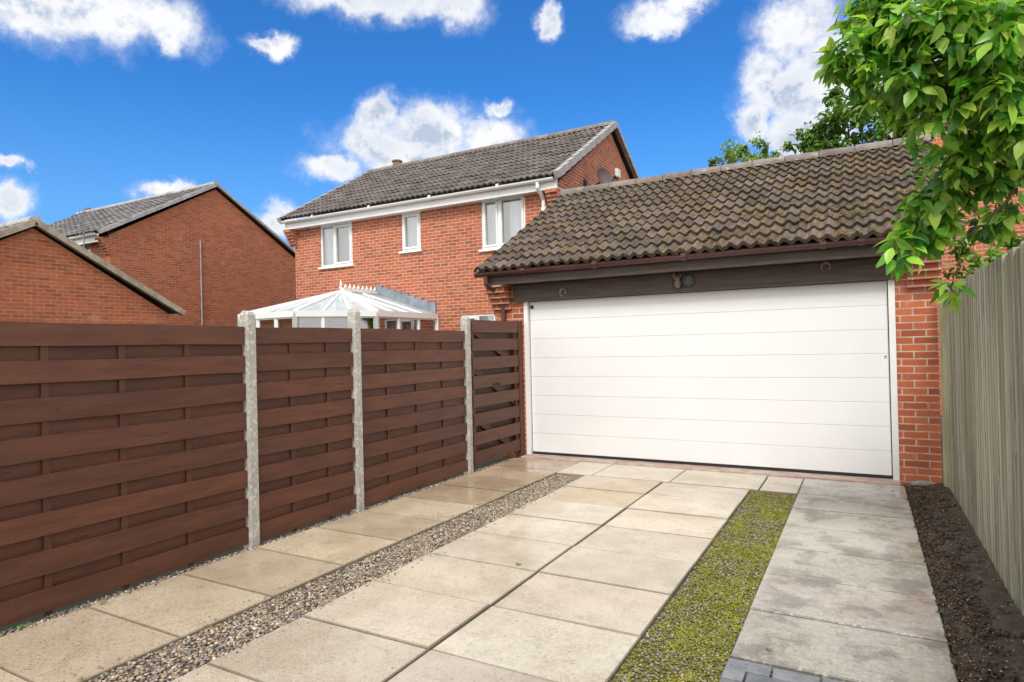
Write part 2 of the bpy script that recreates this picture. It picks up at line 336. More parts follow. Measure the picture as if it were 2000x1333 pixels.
# ---------------------------------------------------------------- left fence
FX=-4.17
fe=thing('garden_fence','dark brown horizontal board fence with flaky concrete posts left of the drive','fence',(FX,3,-.05))
def panel(y0,y1,battens):
    mb=MB(); pit=.2195; z=.02
    for k in range(8):
        v=rnd(.44,.6); zz=z+k*pit; t=rnd(-.005,.005); n=8; hh=.134+rnd(-.006,.004)
        for j in range(n):
            a_=y0+(y1-y0)*j/n; b_=y0+(y1-y0)*(j+1)/n; f=lambda q: FX+.008+.004*math.sin((q-y0)*7.2+k*PI)
            g_=lambda q: zz+.072+t*(1-2*(q-y0)/(y1-y0))+.002*math.sin(q*5+k)
            mb.bar((f(a_),a_,g_(a_)),(f(b_),b_,g_(b_)),.014,hh,(0,0,1),(v,v,v))
        if k<7:
            v=rnd(.42,.55); mb.bar((FX-.020,y0,zz+.18+rnd(-.004,.004)),(FX-.020,y1,zz+.18),.014,.125,(0,0,1),(v,v,v))
    o=mb.build('fence_panel',M['fence'],fe)
    for y in battens: MB().box(FX-.012,FX+.002,y-.02,y+.02,0.0,1.69,(.42,.42,.42)).build('batten',M['fence2'],o)
panel(-2.2,-.43,[-1.8,-1.3,-.85]); panel(-.36,1.42,[.1,.55,1.0])
panel(1.52,3.265,[1.91,2.35,2.80]); panel(3.355,4.44,[3.73,4.14]); panel(4.53,6.34,[4.95,5.42,5.9])
for y,h in ((-.395,1.84),(1.47,1.84),(3.31,1.82),(4.485,1.885),(6.385,1.87)):
    p=MB(); w_=.037
    p.add([(FX-.05,y-w_,-.05),(FX+.045,y-w_,-.05),(FX+.045,y+w_,-.05),(FX-.05,y+w_,-.05),(FX-.05,y-w_,h-.04),(FX+.045,y-w_,h-.04),(FX+.045,y+w_,h-.04),(FX-.05,y+w_,h-.04),
           (FX-.035,y-w_*.7,h),(FX+.032,y-w_*.7,h-.012),(FX+.032,y+w_*.7,h-.012),(FX-.035,y+w_*.7,h)],
          [(0,1,5,4),(1,2,6,5),(2,3,7,6),(3,0,4,7),(4,5,9,8),(5,6,10,9),(6,7,11,10),(7,4,8,11),(8,9,10,11)])
    p.build('concrete_post',M['concrete'],fe,bevel=.004)
# gate
ga=thing('garden_gate','narrow brown slatted gate between concrete post and garage','gate',(FX,7.05,-.05))
mb=MB(); y0,y1=6.47,7.62
for k in range(8):
    v=rnd(.42,.58); z=.08+k*.2285; mb.bar((FX+.03,y0,z+.07),(FX+.03,y1,z+.07),.018,.15,(0,0,1),(v,v,v))
    if k<7: mb.bar((FX-.035,y0,z+.185),(FX-.035,y1,z+.185),.014,.17,(0,0,1),(.34,.34,.34))
mb.build('slat',M['fence'],ga)
for y in (y0+.035,y1-.035): MB().box(FX-.025,FX+.018,y-.035,y+.035,.03,1.80).build('gate_frame',M['fence2'],ga,bevel=.003)
for z0,z1 in ((.12,.62),(.75,1.22),(1.28,1.7)): MB().bar((FX-.008,y1-.08,z0),(FX-.008,y0+.08,z1),.025,.08).build('brace',M['fence2'],ga)
mb=MB(); mb.box(FX-.05,FX+.05,7.64,7.735,-.05,1.84); mb.build('gate_post',M['fence2'],ga,bevel=.004)
mb=MB(); mb.box(FX+.041,FX+.05,6.95,7.1,1.0,1.03); mb.tube([(FX+.05,7.02,1.015),(FX+.075,7.02,1.015)],.008); mb.build('latch',M['black'],ga)
# ---------------------------------------------------------------- right fence
rf=thing('board_fence','tall weathered grey green vertical board fence right of the soil bed','fence',(.72,3.5,-.05))
mb=MB(); y=-2.5
while y<7.48:
    v=rnd(.36,.62); g_=rnd(-.02,.02); wd=rnd(.09,.105); a_=.692+rnd(0,.005); b_=.700+rnd(0,.006); zt=1.95+rnd(-.015,.012); wl_=rnd(-.003,.003)
    mb.add([(a_,y,0),(b_,y+wd,0),(.722,y+wd,0),(.722,y,0),(a_,y+wl_,zt),(b_,y+wd+wl_,zt),(.722,y+wd,zt),(.722,y,zt)],
       [(0,3,2,1),(4,5,6,7),(0,1,5,4),(1,2,6,5),(2,3,7,6),(3,0,4,7)],(v,v+g_,v-.02)); y+=wd+rnd(.004,.007)
mb.build('boards',M['oldwood'],rf)
MB().box(.7235,.731,-2.5,7.5,0,1.93).build('gap_shade_sheet',M['darkgap'],rf)  # dark sheet added behind boards, shade of the gaps put into its colour
MB().box(.66,.76,7.51,7.61,-.05,1.97,(.6,.58,.5)).build('fence_post',M['oldwood'],rf,bevel=.004)
for y in (-1.4,.45,2.3,4.1,5.9):
    mb=MB(); mb.box(.775,.87,y-.05,y+.05,-.05,1.9); mb.build('fence_post',M['oldwood'],rf)
for z in (.3,1.0,1.7):
    mb=MB(); mb.box(.732,.774,-2.5,7.5,z-.04,z+.04); mb.build('rail',M['oldwood'],rf)
# ---------------------------------------------------------------- roofs
def tile_roof(x0,x1,ey,ez,ry,rz,roll=.15,course=.31,amp=.032,seg=8,lip=.03,var=.22,base=.5):
    mb=MB(); L=math.hypot(ry-ey,rz-ez); sy,sz=(ry-ey)/L,(rz-ez)/L; ny,nz=-sz,sy
    if nz<0: ny,nz=-ny,-nz
    nc=max(1,round(L/course)); nr=round((x1-x0)/roll); ns=nr*seg
    prof=[]
    for i in range(seg):
        u=i/seg; prof.append(amp*max(0,math.cos((u-.5)*2*PI)*.5+.5)**1.3)
    for c in range(nc):
        tj={}
        b0=len(mb.v)
        for row in range(3):
            s_=L*(c if row<2 else c+1.06)/nc
            for i in range(ns+1):
                ti=min(i,ns-1)//(seg*2)
                if ti not in tj: tj[ti]=(rnd(-.007,.007),rnd(-.014,.014),rnd(1-var,1+var))
                x=x0+(x1-x0)*i/ns
                h=prof[i%seg]+(0,lip,.004)[row]+tj[ti][0]
                ss=s_+(tj[ti][1] if row<2 else 0)
                if row==0: h-=.01
                mb.v.append((x,ey+sy*ss+ny*h,ez+sz*ss+nz*h))
        W=ns+1
        for row in range(2):
            for i in range(ns):
                a_=b0+row*W+i; mb.f.append([a_,a_+1,a_+W+1,a_+W])
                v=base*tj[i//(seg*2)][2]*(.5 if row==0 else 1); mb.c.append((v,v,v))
    mb.add([(x0,ey,ez-.02),(x1,ey,ez-.02),(x1,ry,rz-.02),(x0,ry,rz-.02)],[(0,1,2,3)],(.3,.3,.3))
    return mb
def ridge(x0,x1,y,z,r=.12,seg=.45):
    mb=MB(); n=round((x1-x0)/seg)
    for i in range(n):
        a_=x0+(x1-x0)*i/n; b_=x0+(x1-x0)*(i+1)/n; dz=rnd(-.006,.006); v=rnd(.38,.6)
        vs=[];fs=[]
        for xx,rr in ((a_,r),(a_+.03,r*1.03),(b_-.01,r*.97)):
            for k in range(9):
                t=PI*k/8; vs.append((xx,y+math.cos(t)*rr*1.1,z-.05+dz+math.sin(t)*rr))
        for j in range(2):
            for k in range(8): fs.append((j*9+k,j*9+k+1,j*9+k+10,j*9+k+9))
        fs.append(tuple(range(9))); fs.append(tuple(range(26,17,-1)))
        mb.add(vs,fs,(v,v,v))
    return mb
def verge(x,ey,ez,ry,rz,w=.10,d=.14,n=12,step=True,sgn=1):
    mb=MB()
    for i in range(n):
        a_=i/n;b_=(i+1)/n; v=rnd(.42,.58)
        p=Vector((x,ey+(ry-ey)*a_,ez+(rz-ez)*a_+(.03 if step else 0))); q=Vector((x,ey+(ry-ey)*b_,ez+(rz-ez)*b_+(.01 if step else 0)))
        mb.bar(p,q,w,d,(0,0,1),(v,v,v))
    return mb
def wall_holes(x0,x1,z0,z1,y,holes,dep=.12):
    mb=MB(); xs=sorted({x0,x1,*[h[0] for h in holes],*[h[1] for h in holes]}); zs=sorted({z0,z1,*[h[2] for h in holes],*[h[3] for h in holes]})
    for i in range(len(xs)-1):
        for j in range(len(zs)-1):
            cx=(xs[i]+xs[i+1])/2;cz=(zs[j]+zs[j+1])/2
            if any(h[0]<cx<h[1] and h[2]<cz<h[3] for h in holes): continue
            mb.add([(xs[i],y,zs[j]),(xs[i+1],y,zs[j]),(xs[i+1],y,zs[j+1]),(xs[i],y,zs[j+1])],[(0,1,2,3)])
    for a_,b_,c_,d_ in holes:
        mb.add([(a_,y,c_),(b_,y,c_),(b_,y,d_),(a_,y,d_),(a_,y+dep,c_),(b_,y+dep,c_),(b_,y+dep,d_),(a_,y+dep,d_)],[(0,4,5,1),(1,5,6,2),(2,6,7,3),(3,7,4,0)])
    return mb
def window(parent,x0,x1,z0,z1,y,mull=(),curt='both',sash=()):
    f=MB(); yf,yb=y+.02,y+.08; w_=.05
    f.box(x0,x1,yf,yb,z1-w_,z1); f.box(x0,x1,yf,yb,z0,z0+w_)
    f.box(x0,x0+w_,yf,yb,z0+w_,z1-w_); f.box(x1-w_,x1,yf,yb,z0+w_,z1-w_)
    cuts=[x0+w_]+[x0+(x1-x0)*m_ for m_ in mull]+[x1-w_]
    for c_ in cuts[1:-1]: f.box(c_-.03,c_+.03,yf,yb,z0+w_,z1-w_)
    for k in sash:
        a_=cuts[k]+(.03 if k else 0); b_=cuts[k+1]-(.03 if k+2<len(cuts) else 0); a_+=.002;b_-=.002;zz0=z0+w_+.002;zz1=z1-w_-.002;q=.042
        f.box(a_,b_,yf-.018,yb-.01,zz1-q,zz1);f.box(a_,b_,yf-.018,yb-.01,zz0,zz0+q);f.box(a_,a_+q,yf-.018,yb-.01,zz0+q,zz1-q);f.box(b_-q,b_,yf-.018,yb-.01,zz0+q,zz1-q)
    fo=f.build('window',M['upvc'],parent,bevel=.004)
    p=MB(); p.add([(x0+.04,y+.055,z0+.04),(x1-.04,y+.055,z0+.04),(x1-.04,y+.055,z1-.04),(x0+.04,y+.055,z1-.04)],[(0,1,2,3)]); p.build('pane',M['glass'],fo)
    s=MB(); s.box(x0-.05,x1+.05,y-.06,y+.019,z0-.05,z0-.002); s.build('sill',M['upvc'],fo,bevel=.004)
    r=MB(); r.add([(x0-.1,y+.4,z0-.1),(x1+.1,y+.4,z0-.1),(x1+.1,y+.4,z1+.1),(x0-.1,y+.4,z1+.1)],[(0,1,2,3)]); r.build('room_backdrop',M['room'],fo)
    sp=[]
    W=x1-x0
    if curt=='both': sp=[(x0+.02,x0+W*.30),(x1-W*.26,x1-.02)]
    if curt=='full': sp=[(x0+.02,x1-.02)]
    if curt=='right': sp=[(x0+.02,x0+W*.40),(x1-W*.42,x1-.02)]
    for a_,b_ in sp:
        c=MB(); n=int((b_-a_)/.012); b0=0
        for i in range(n+1):
            x=a_+(b_-a_)*i/n; yy=y+.16+.025*math.sin(x*75)+.01*math.sin(x*31)
            c.v+= [(x,yy,z0),(x,yy,z1)]
            if i: k=b0+2*i; c.f.append([k-2,k,k+1,k-1]); c.c.append((.5,.5,.5))
        c.build('curtain',M['curtain'],fo,smooth=True)
    return fo
def gable(x,y0,y1,ry,rz,ez,th,m,parent,zb=-.05,name='gable_wall'):
    mb=MB(); mb.poly([(x,y0,zb),(x,y1,zb),(x,y1,ez),(x,ry,rz),(x,y0,ez)],(-th,0,0)); return mb.build(name,m,parent)
# ---------------------------------------------------------------- garage
GY=7.75; DY=7.80
G=thing('garage','brick double garage with mossy brown tiled roof and wide white door','garage',(-1.9,10.4,-.05))
dx0,dx1,dz0,dz1=-4.03,.225,.035,2.10
MB().box(-4.47,dx0-.07,GY,GY+.215,-.05,2.34).build('front_pier',BR,G)
MB().box(dx1+.07,.66,GY,GY+.215,-.05,2.34).build('front_pier',BR,G)
gable(-4.255,GY+.217,13.1,10.4,4.02,2.40,.215,BR,G); gable(.66,GY+.217,13.1,10.4,4.02,2.40,.215,BR,G)
mb=MB(); mb.box(-4.25,.44,12.9,13.1,-.05,2.45); mb.build('rear_wall',BR,G)
for x0,x1 in ((-4.58,-4.28),(.40,.70)):
    cb=MB()
    for k in range(5):
        cb.box(x0+.004*k,x1-.004*k,GY-.055*(k+1)+.0,GY-.003,2.005+.075*k,2.078+.075*k)
    cb.build('corbel',BR,G)
MB().box(-4.58,-4.472,GY,GY+.4,1.93,2.40).build('corbel_block',BR,G)
for a_,b_ in ((dx0-.068,dx0-.008),(dx1+.008,dx1+.068)): MB().box(a_,b_,GY-.008,GY+.06,-.03,dz1+.02).build('door_frame',M['upvc'],G,bevel=.003)
dm=MB(); dm.box(dx0-.008,dx1+.008,DY+.045,DY+.06,dz0-.03,dz1+.02); door=dm.build('garage_door',M['black'],G)
n=8;ph=(dz1-dz0)/n
for k in range(n):
    p=MB(); p.box(dx0,dx1,DY,DY+.04,dz0+k*ph+.0010,dz0+(k+1)*ph-.0010); p.build('door_panel',M['door'],door,bevel=.003)
p=MB(); p.box(dx0,dx1,DY-.004,DY+.044,dz0-.03,dz0+.002); p.build('rubber_seal',M['black'],door)
p=MB(); p.box(dx0+.012,dx0+.06,DY-.012,DY-.001,dz1-.10,dz1-.05); p.build('door_plate',M['beam'],door,bevel=.003)
p=MB(); p.tube([(dx1-.03,DY-.02,1.30),(dx1-.03,DY,1.30)],.009,10); p.build('door_lock',M['steel'],door)
st=MB(); st.box(dx0-.07,dx1+.07,7.56,DY+.1,-.05,.002)
st.box(-4.1,.30,7.505,7.558,-.05,-.015)
st.build('threshold',M['step'],G,bevel=.008)
mb=MB(); mb.box(-4.22,.30,7.68,7.742,2.10,2.335); mb.build('lintel_beam',M['beam'],G,bevel=.004)
mb=MB(); mb.box(-4.56,.395,7.47,7.50,2.33,2.475); mb.build('fascia_board',M['beam'],G,bevel=.003)
mb=MB(); mb.box(-4.56,.395,7.502,7.95,2.338,2.36); mb.build('soffit',M['beam'],G)
def gutter(x0,x1,y,z,r,m,parent,joints=()):
    mb=MB(); vs=[];fs=[];n=8
    for xx in (x0,x1):
        for rr in (r,r*.86):
            for k in range(n+1):
                t=PI+PI*k/n; vs.append((xx,y+math.cos(t)*rr,z+math.sin(t)*rr))
    W=n+1
    for k in range(n):
        fs.append((k,k+1,2*W+k+1,2*W+k)); fs.append((W+k,3*W+k,3*W+k+1,W+k+1))
        fs.append((k,W+k,W+k+1,k+1)); fs.append((2*W+k,2*W+k+1,3*W+k+1,3*W+k))
    fs.append((0,2*W,3*W,W)); fs.append((n,W+n,3*W+n,2*W+n))
    mb.add(vs,fs)
    for j in joints:
        mb.tube([(j-.03,y,z-.002),(j+.03,y,z-.002)],r*1.12,12)
    return mb.build('gutter',m,parent)
gutter(-4.66,.36,7.415,2.50,.055,M['pipe'],G,[-3.9,-2.9,-1.8,-.35,.0])
mb=MB(); mb.tube([(-4.50,7.415,2.46),(-4.50,7.415,2.36),(-4.42,7.62,2.22),(-4.40,7.71,2.14),(-4.40,7.71,0)],.034,12)
for z in (2.10,1.2): mb.box(-4.45,-4.35,7.70,7.748,z,z+.04)
mb.build('downpipe',M['pipe'],G,smooth=False)
EY,EZ,RY,RZ=7.36,2.515,10.4,4.17
RL=.1375
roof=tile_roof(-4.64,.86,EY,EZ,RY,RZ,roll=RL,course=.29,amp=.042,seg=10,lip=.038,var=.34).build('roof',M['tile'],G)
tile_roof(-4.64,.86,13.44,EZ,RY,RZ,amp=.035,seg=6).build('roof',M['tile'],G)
ridge(-4.66,.88,RY,RZ+.03).build('ridge_tiles',M['ridge'],G,smooth=False)
verge(-4.60,EY+.03,EZ-.04,RY,RZ-.04,.09,.05,10,False).build('verge_mortar',M['mortar'],G)
verge(.82,EY+.03,EZ-.04,RY,RZ-.04,.09,.05,10,False).build('verge_mortar',M['mortar'],G)
P=[];S=[]
L=math.hypot(RY-EY,RZ-EZ); nc=round(L/.29)
while len(P)<14000:
    x=rnd(-4.5,.8); c=random.randint(0,nc-1); f=min(1,abs(random.gauss(0,.14))) if random.random()<.55 else random.random()
    ss=L*(c+f)/nc; u=((x+4.64)/RL)%1.0
    v=mn.noise(Vector((x*1.3,c*.7,9)))*.7+.6*mn.noise(Vector((x*6,ss*6,2)))+.10*(x+1.8)-.02
    if v>rnd(-.5,.6):
        h=.042*(math.cos((u-.5)*2*PI)*.5+.5)**1.3+.034*(1-f)
        nyy,nzz=-(RZ-EZ)/L,(RY-EY)/L
        P.append((x,EY+(RY-EY)*ss/L+nyy*h,EZ+(RZ-EZ)*ss/L+nzz*h)); S.append(rnd(.004,.010) if random.random()<.78 else rnd(.010,.020))
M['roofmoss']=mat('brown_moss',(.20,.125,.042),(.13,.11,.033),scale=9,rough=.95,attr=.95)
o=lumps('moss',M['roofmoss'],P,S,[(.5,.45,.35),(.38,.38,.25),(.32,.26,.24),(.7,.6,.4),(.25,.22,.2),(.8,.75,.9),(.5,.58,.3)],flat=.7,parent=G,jit=.25); o['kind']='stuff'
# ornaments
def horseshoe(px,py,lab,rot):
    c=onY(px,py,7.675); c.z=min(c.z,2.30); pts=[]
    for k in range(13):
        t=math.radians(-50+280*k/12)+rot
        pts.append((c.x+.042*math.cos(t),7.668,c.z+.048*math.sin(t)))
    tag(MB().tube(pts,[.007+.004*math.sin(PI*k/12) for k in range(13)],6).build('horseshoe',M['rust']),lab,'horseshoe','horseshoes nailed to the garage beam')
horseshoe(1100,572,'rusty horseshoe on the dark beam above left end of garage door',.5)
horseshoe(1322,521,'rusty horseshoe on the beam above the house number plaque',PI)
horseshoe(1613,522,'rusty horseshoe on the dark beam above right end of garage door',0)
c=onY(1344,549,7.67)
pl=thing('number_plaque','round dark house number plaque reading 8 on garage beam','number plaque',(c.x,7.68,c.z-.08))
MB().tube([(c.x,7.679,c.z),(c.x,7.662,c.z),(c.x,7.658,c.z)],[.08,.08,.07],20).build('plaque',mat('slate',(.03,.035,.04),(.05,.05,.055),rough=.5),pl)
cu=bpy.data.curves.new('digit','FONT'); cu.body='8'; cu.size=.12; cu.extrude=.003; cu.align_x='CENTER'; cu.align_y='CENTER'
to=bpy.data.objects.new('digit_curve',cu); col.objects.link(to); bpy.context.view_layer.update()
me=bpy.data.meshes.new_from_object(to.evaluated_get(bpy.context.evaluated_depsgraph_get())); bpy.data.objects.remove(to)
me.transform(Matrix.Rotation(PI/2,4,'X')); me.materials.clear(); me.materials.append(mat('digit_paint',(.16,.11,.10),rough=.5))
dg=bpy.data.objects.new('digit',me); col.objects.link(dg); dg.parent=pl; dg.location=(0.01,-.026,.08)
c=onY(1324,551,7.66)
ow=thing('owl_ornament','small pinkish brown owl ornament left of the number plaque','ornament',(c.x,7.68,c.z-.09))
om=mat('owl_clay',(.28,.20,.18),(.10,.075,.065),scale=60,rough=.8,bump=.004)
MB().tube([(c.x,7.679,c.z),(c.x,7.668,c.z)],[.075,.075],20).build('backing_disc',M['black'],ow)
b=MB(); b.ball((c.x,7.645,c.z-.02),.042,.032,.062); b.ball((c.x,7.64,c.z+.045),.038,.03,.032); b.bar((c.x-.03,7.645,c.z+.06),(c.x-.034,7.645,c.z+.09),.014,.014,(0,1,0)); b.bar((c.x+.03,7.645,c.z+.06),(c.x+.034,7.645,c.z+.09),.014,.014,(0,1,0)); b.build('body',om,ow,smooth=True)
for s in (-1,1): MB().ball((c.x+s*.015,7.612,c.z+.05),.009,.005,.009).build('eye',M['black'],ow,smooth=True)
for s in (-1,1): MB().ball((c.x+s*.035,7.64,c.z-.02),.012,.02,.045).build('wing',M['beam'],ow,smooth=True)
s_=MB(); s_.ball((.50,7.66,-.01),.12,.06,.045,10,6); tag(s_.build('stone',M['stone']),'grey rough stone at foot of the right garage pier','stone')
# ---------------------------------------------------------------- main house
HY=12.1; HX0,HX1=-13.3,-5.5
HO=thing('house','red brick house with white fascia and dark tiled roof behind conservatory','house',(-9.4,15.3,-.05))
def rect(px0,py0,px1,py1,Y):
    a_=onY(px0,(py0+py1)/2,Y).x; b_=onY(px1,(py0+py1)/2,Y).x; c_=onY((px0+px1)/2,py1,Y).z; d_=onY((px0+px1)/2,py0,Y).z; return (a_,b_,c_,d_)
w1=rect(626,438,688,520,HY); w2=rect(784,415,821,490,HY); w3=rect(940,383,1026,484,HY); w4=rect(900,614,968,700,HY)
wall_holes(HX0,HX1,-.05,4.86,HY,[w1,w2,w3,w4],.12).build('front_wall',BR,HO)
window(HO,*w1,HY,(.42,),'both',(1,)); window(HO,*w2,HY,(),'full',(0,)); window(HO,*w3,HY,(.40,),'right',(0,1)); window(HO,*w4,HY,(.5,),'full',(0,))
gable(HX1,HY+.002,18.6,15.33,6.86,4.9,.2,BR,HO); gable(HX0+.2,HY+.002,18.6,15.33,6.86,4.9,.2,BR,HO)
mb=MB(); mb.box(HX0+.21,HX1-.21,18.4,18.6,-.05,4.9); mb.build('rear_wall',BR,HO)
tile_roof(HX0-.18,HX1+.12,11.76,4.97,15.33,7.03,roll=.15,course=.33,amp=.034,seg=6,var=.28).build('roof',M['tile_house'],HO)
tile_roof(HX0-.18,HX1+.12,18.9,4.97,15.33,7.03,roll=.15,course=.33,amp=.03,seg=4).build('roof',M['tile_house'],HO)
ridge(HX0-.2,HX1+.14,15.33,7.06).build('ridge_tiles',M['ridge'],HO)
verge(HX1+.12,11.72,4.93,15.33,7.02,.11,.15,12).build('verge_tiles',M['verge'],HO)
verge(HX1+.12,18.94,4.93,15.33,7.02,.11,.10,12).build('verge_tiles',M['verge'],HO)
verge(HX0-.18,11.72,4.93,15.33,7.02,.09,.12,12).build('verge_tiles',M['verge'],HO)
mb=MB(); mb.box(HX0-.12,HX1+.06,11.88,11.91,4.72,4.95); mb.build('fascia',M['upvc'],HO)
mb=MB(); mb.box(HX0-.12,HX1+.06,11.912,12.16,4.725,4.745); mb.build('soffit',M['upvc'],HO)
gutter(HX0-.2,HX1+.02,11.81,4.93,.06,M['upvc'],HO,[-12.3,-10.4,-8.6,-6.8])
for x0,x1 in ((HX0-.14,HX0+.1),(HX1-.2,HX1+.06)):
    cb=MB()
    for k in range(6): cb.box(x0,x1,HY-.045*(k+1),HY-.003,4.27+.075*k,4.343+.075*k)
    cb.build('corbel',BR,HO)
dpx=onY(1060,400,12.0).x
mb=MB(); mb.tube([(dpx-.02,11.81,4.88),(dpx-.02,11.81,4.78),(dpx,11.98,4.62),(dpx,12.04,4.54),(dpx,12.04,0)],.042,10)
for z in (4.35,3.4): mb.box(dpx-.06,dpx+.06,12.03,12.098,z,z+.05)
mb.build('downpipe',M['upvc'],HO)
mb=MB(); cx=onY(772,328,15.2).x; mb.tube([(cx,15.3,6.95),(cx,15.3,7.20)],[.14,.13],10); mb.tube([(cx,15.3,7.20),(cx,15.3,7.24)],[.17,.15],10); mb.build('chimney_pot',mat('terracotta',(.28,.2,.14),(.2,.14,.1),rough=.8),HO)
c=onX(1203,340,HX1)
tag(MB().box(HX1+.003,HX1+.09,c.y-.13,c.y+.13,c.z-.11,c.z+.11).build('alarm_box',M['upvc'],bevel=.02),'small pale alarm box on the gable wall above the satellite dish','alarm box')
c=onX(1142,362,HX1); dc=onX(1178,353,HX1+.42)
sd=thing('satellite_dish','brown satellite dish on an arm fixed to brick gable wall','satellite dish',(HX1,c.y,c.z-.25))
mb=MB(); mb.tube([(HX1+.003,c.y,c.z-.03),(HX1+.18,c.y+.02,c.z-.06),tuple(dc)],.022,8); mb.box(HX1+.003,HX1+.03,c.y-.08,c.y+.08,c.z-.15,c.z+.1); mb.build('bracket',M['black'],sd)
ax=Vector((.85,-.35,.30)).normalized(); a1=ax.orthogonal().normalized(); a2=ax.cross(a1); vs=[];fs=[]
for j in range(6):
    rr=.27*j/5
    for k in range(18):
        t=2*PI*k/18; vs.append(dc+(a1*math.cos(t)+a2*math.sin(t))*rr+ax*(rr*rr*1.1))
for j in range(5):
    for k in range(18): fs.append((j*18+k,j*18+(k+1)%18,(j+1)*18+(k+1)%18,(j+1)*18+k))
MB().add(vs,fs).build('dish',M['dish'],sd,smooth=True)
mb=MB(); q=Vector((0,0,-1)); q=(q-ax*q.dot(ax)).normalized(); mb.tube([dc+q*.25,dc+ax*.33+q*.12],.012,6); mb.ball(tuple(dc+ax*.34+q*.10),.035,.03,.03); mb.build('receiver_arm',M['black'],sd)
# ---------------------------------------------------------------- conservatory
CO=thing('conservatory','white conservatory with milky hipped roof and spiked ridge against house','conservatory',(-10.5,10.6,-.05))
E=[(-12.3,12.08),(-12.3,10),(-11.3,8.8),(-9.7,8.8),(-8.7,10),(-8.7,12.08)]; ez=2.27
A1=Vector((-10.5,10.9,2.84)); A2=Vector((-10.5,12.08,2.84)); EV=[Vector((a_,b_,ez)) for a_,b_ in E]
Fc=[[EV[0],EV[1],A1,A2],[EV[1],EV[2],A1],[EV[2],EV[3],A1],[EV[3],EV[4],A1],[EV[4],EV[5],A2,A1]]
mb=MB()
for f in Fc: mb.add(f,[tuple(range(len(f)))])
ro=mb.build('roof',M['poly'],CO)
mb=MB(); up=Vector((0,0,.016))
for i in (1,2,3,4): mb.bar(EV[i]+up,A1+up,.09,.04)
for i in range(5):
    a_,b_=EV[i],EV[i+1]; n=3 if i in(1,2,3) else 4
    for k in range(1,n):
        p=a_.lerp(b_,k/n)
        q=A1 if i in(1,2,3) else Vector((-10.5,max(p.y,10.9),A1.z))
        if i in (0,4) and p.y<10.9: q=A1.copy()
        mb.bar(p+up*.7,p.lerp(q,.97)+up*.7,.05,.022)
mb.bar(A1+up*2,A2+up*2,.10,.07); mb.build('glazing_bars',M['upvc'],ro)
cr=MB(); rz=A1.z+.03
for k in range(9):
    y=10.88+k*.145; h=.20 if k==0 else .13
    cr.tube([(-10.5,y,rz),(-10.5,y,rz+h*.5),(-10.5,y,rz+h*.62),(-10.5,y,rz+h*.8),(-10.5,y,rz+h*1.2)],[.018,.012,.035,.022,.003],8)
    cr.tube([(-10.5,y-.06,rz+.04),(-10.5,y-.03,rz+.08),(-10.5,y,rz+.04),(-10.5,y+.03,rz+.08),(-10.5,y+.06,rz+.04)],.01,6)
cr.build('ridge_cresting',M['upvc'],ro)
mb=MB()
for i in range(5): mb.bar(EV[i]-Vector((0,0,.05)),EV[i+1]-Vector((0,0,.05)),.12,.12)
mb.build('eaves_gutter',M['upvc'],CO)
fr=MB(); gp=MB(); dwf=MB()
for i in range(5):
    a_,b_=EV[i],EV[i+1]; ln=(b_-a_).length; n=max(2,round(ln/.62))
    for z,h in ((2.16,.06),(1.80,.05),(.66,.08)): fr.bar((a_.x,a_.y,z),(b_.x,b_.y,z),.06,h)
    for k in range(n+1):
        p=a_.lerp(b_,k/n); w_=.11 if k in(0,n) else .08; fr.tube([(p.x,p.y,.6),(p.x,p.y,2.21)],w_*.6,6)
    gp.add([(a_.x,a_.y,.66),(b_.x,b_.y,.66),(b_.x,b_.y,2.16),(a_.x,a_.y,2.16)],[(0,1,2,3)])
    dwf.bar((a_.x,a_.y,.275),(b_.x,b_.y,.275),.2,.65)
fo=fr.build('window_frame',M['upvc'],CO); gp.build('pane',M['glass'],fo); dwf.build('dwarf_wall',BR,CO)
fl=MB(); n=9
for k in range(n):
    a_=A2.lerp(EV[5],k/n); b_=A2.lerp(EV[5],(k+1)/n)
    fl.box(a_.x,b_.x-.004,12.06,12.095,b_.z-.02,a_.z+.22)
    a2_=A2.lerp(EV[0],k/n); b2_=A2.lerp(EV[0],(k+1)/n); fl.box(b2_.x+.004,a2_.x,12.06,12.095,b2_.z-.02,a2_.z+.16)
fl.build('flashing',M['lead'],CO)
# ---------------------------------------------------------------- neighbour house B
NB=thing('house','red brick neighbouring house with wide blank gable and thin grey pole','house',(-22.5,13.6,-.05))
gable(-18.6,10.2,17.0,13.6,6.88,4.9,.2,BR2,NB); gable(-26.4,10.2,17.0,13.6,6.88,4.9,.2,BR2,NB)
wb=rect(150,472,176,500,10.2)
wall_holes(-26.6,-18.8,-.05,4.9,10.202,[wb]).build('front_wall',BR2,NB); window(NB,*wb,10.2,(),'full')
MB().box(-26.4,-18.81,16.8,17.0,-.05,4.9).build('rear_wall',BR2,NB)
tile_roof(-26.9,-18.52,9.88,4.95,13.6,7.03,roll=.3,course=.33,amp=.03,seg=4).build('roof',M['tile_far'],NB)
tile_roof(-26.9,-18.52,17.32,4.95,13.6,7.03,roll=.3,course=.33,amp=.03,seg=4).build('roof',M['tile_far'],NB)
ridge(-26.9,-18.5,13.6,7.06,.12,.45).build('ridge_tiles',M['verge'],NB)
verge(-18.53,9.88,4.92,13.6,7.02,.09,.10,12,False).build('verge_mortar',M['verge'],NB); verge(-18.53,17.32,4.92,13.6,7.02,.09,.08,12,False).build('verge_mortar',M['verge'],NB)
MB().box(-26.8,-18.7,9.94,9.97,4.68,4.90).build('fascia',M['upvc'],NB); gutter(-26.8,-18.6,9.87,4.90,.06,M['upvc'],NB)
cb=MB()
for k in range(6): cb.box(-18.82,-18.58,10.2-.045*(k+1),10.197,4.35+.075*k,4.423+.075*k)
cb.build('corbel',BR2,NB)
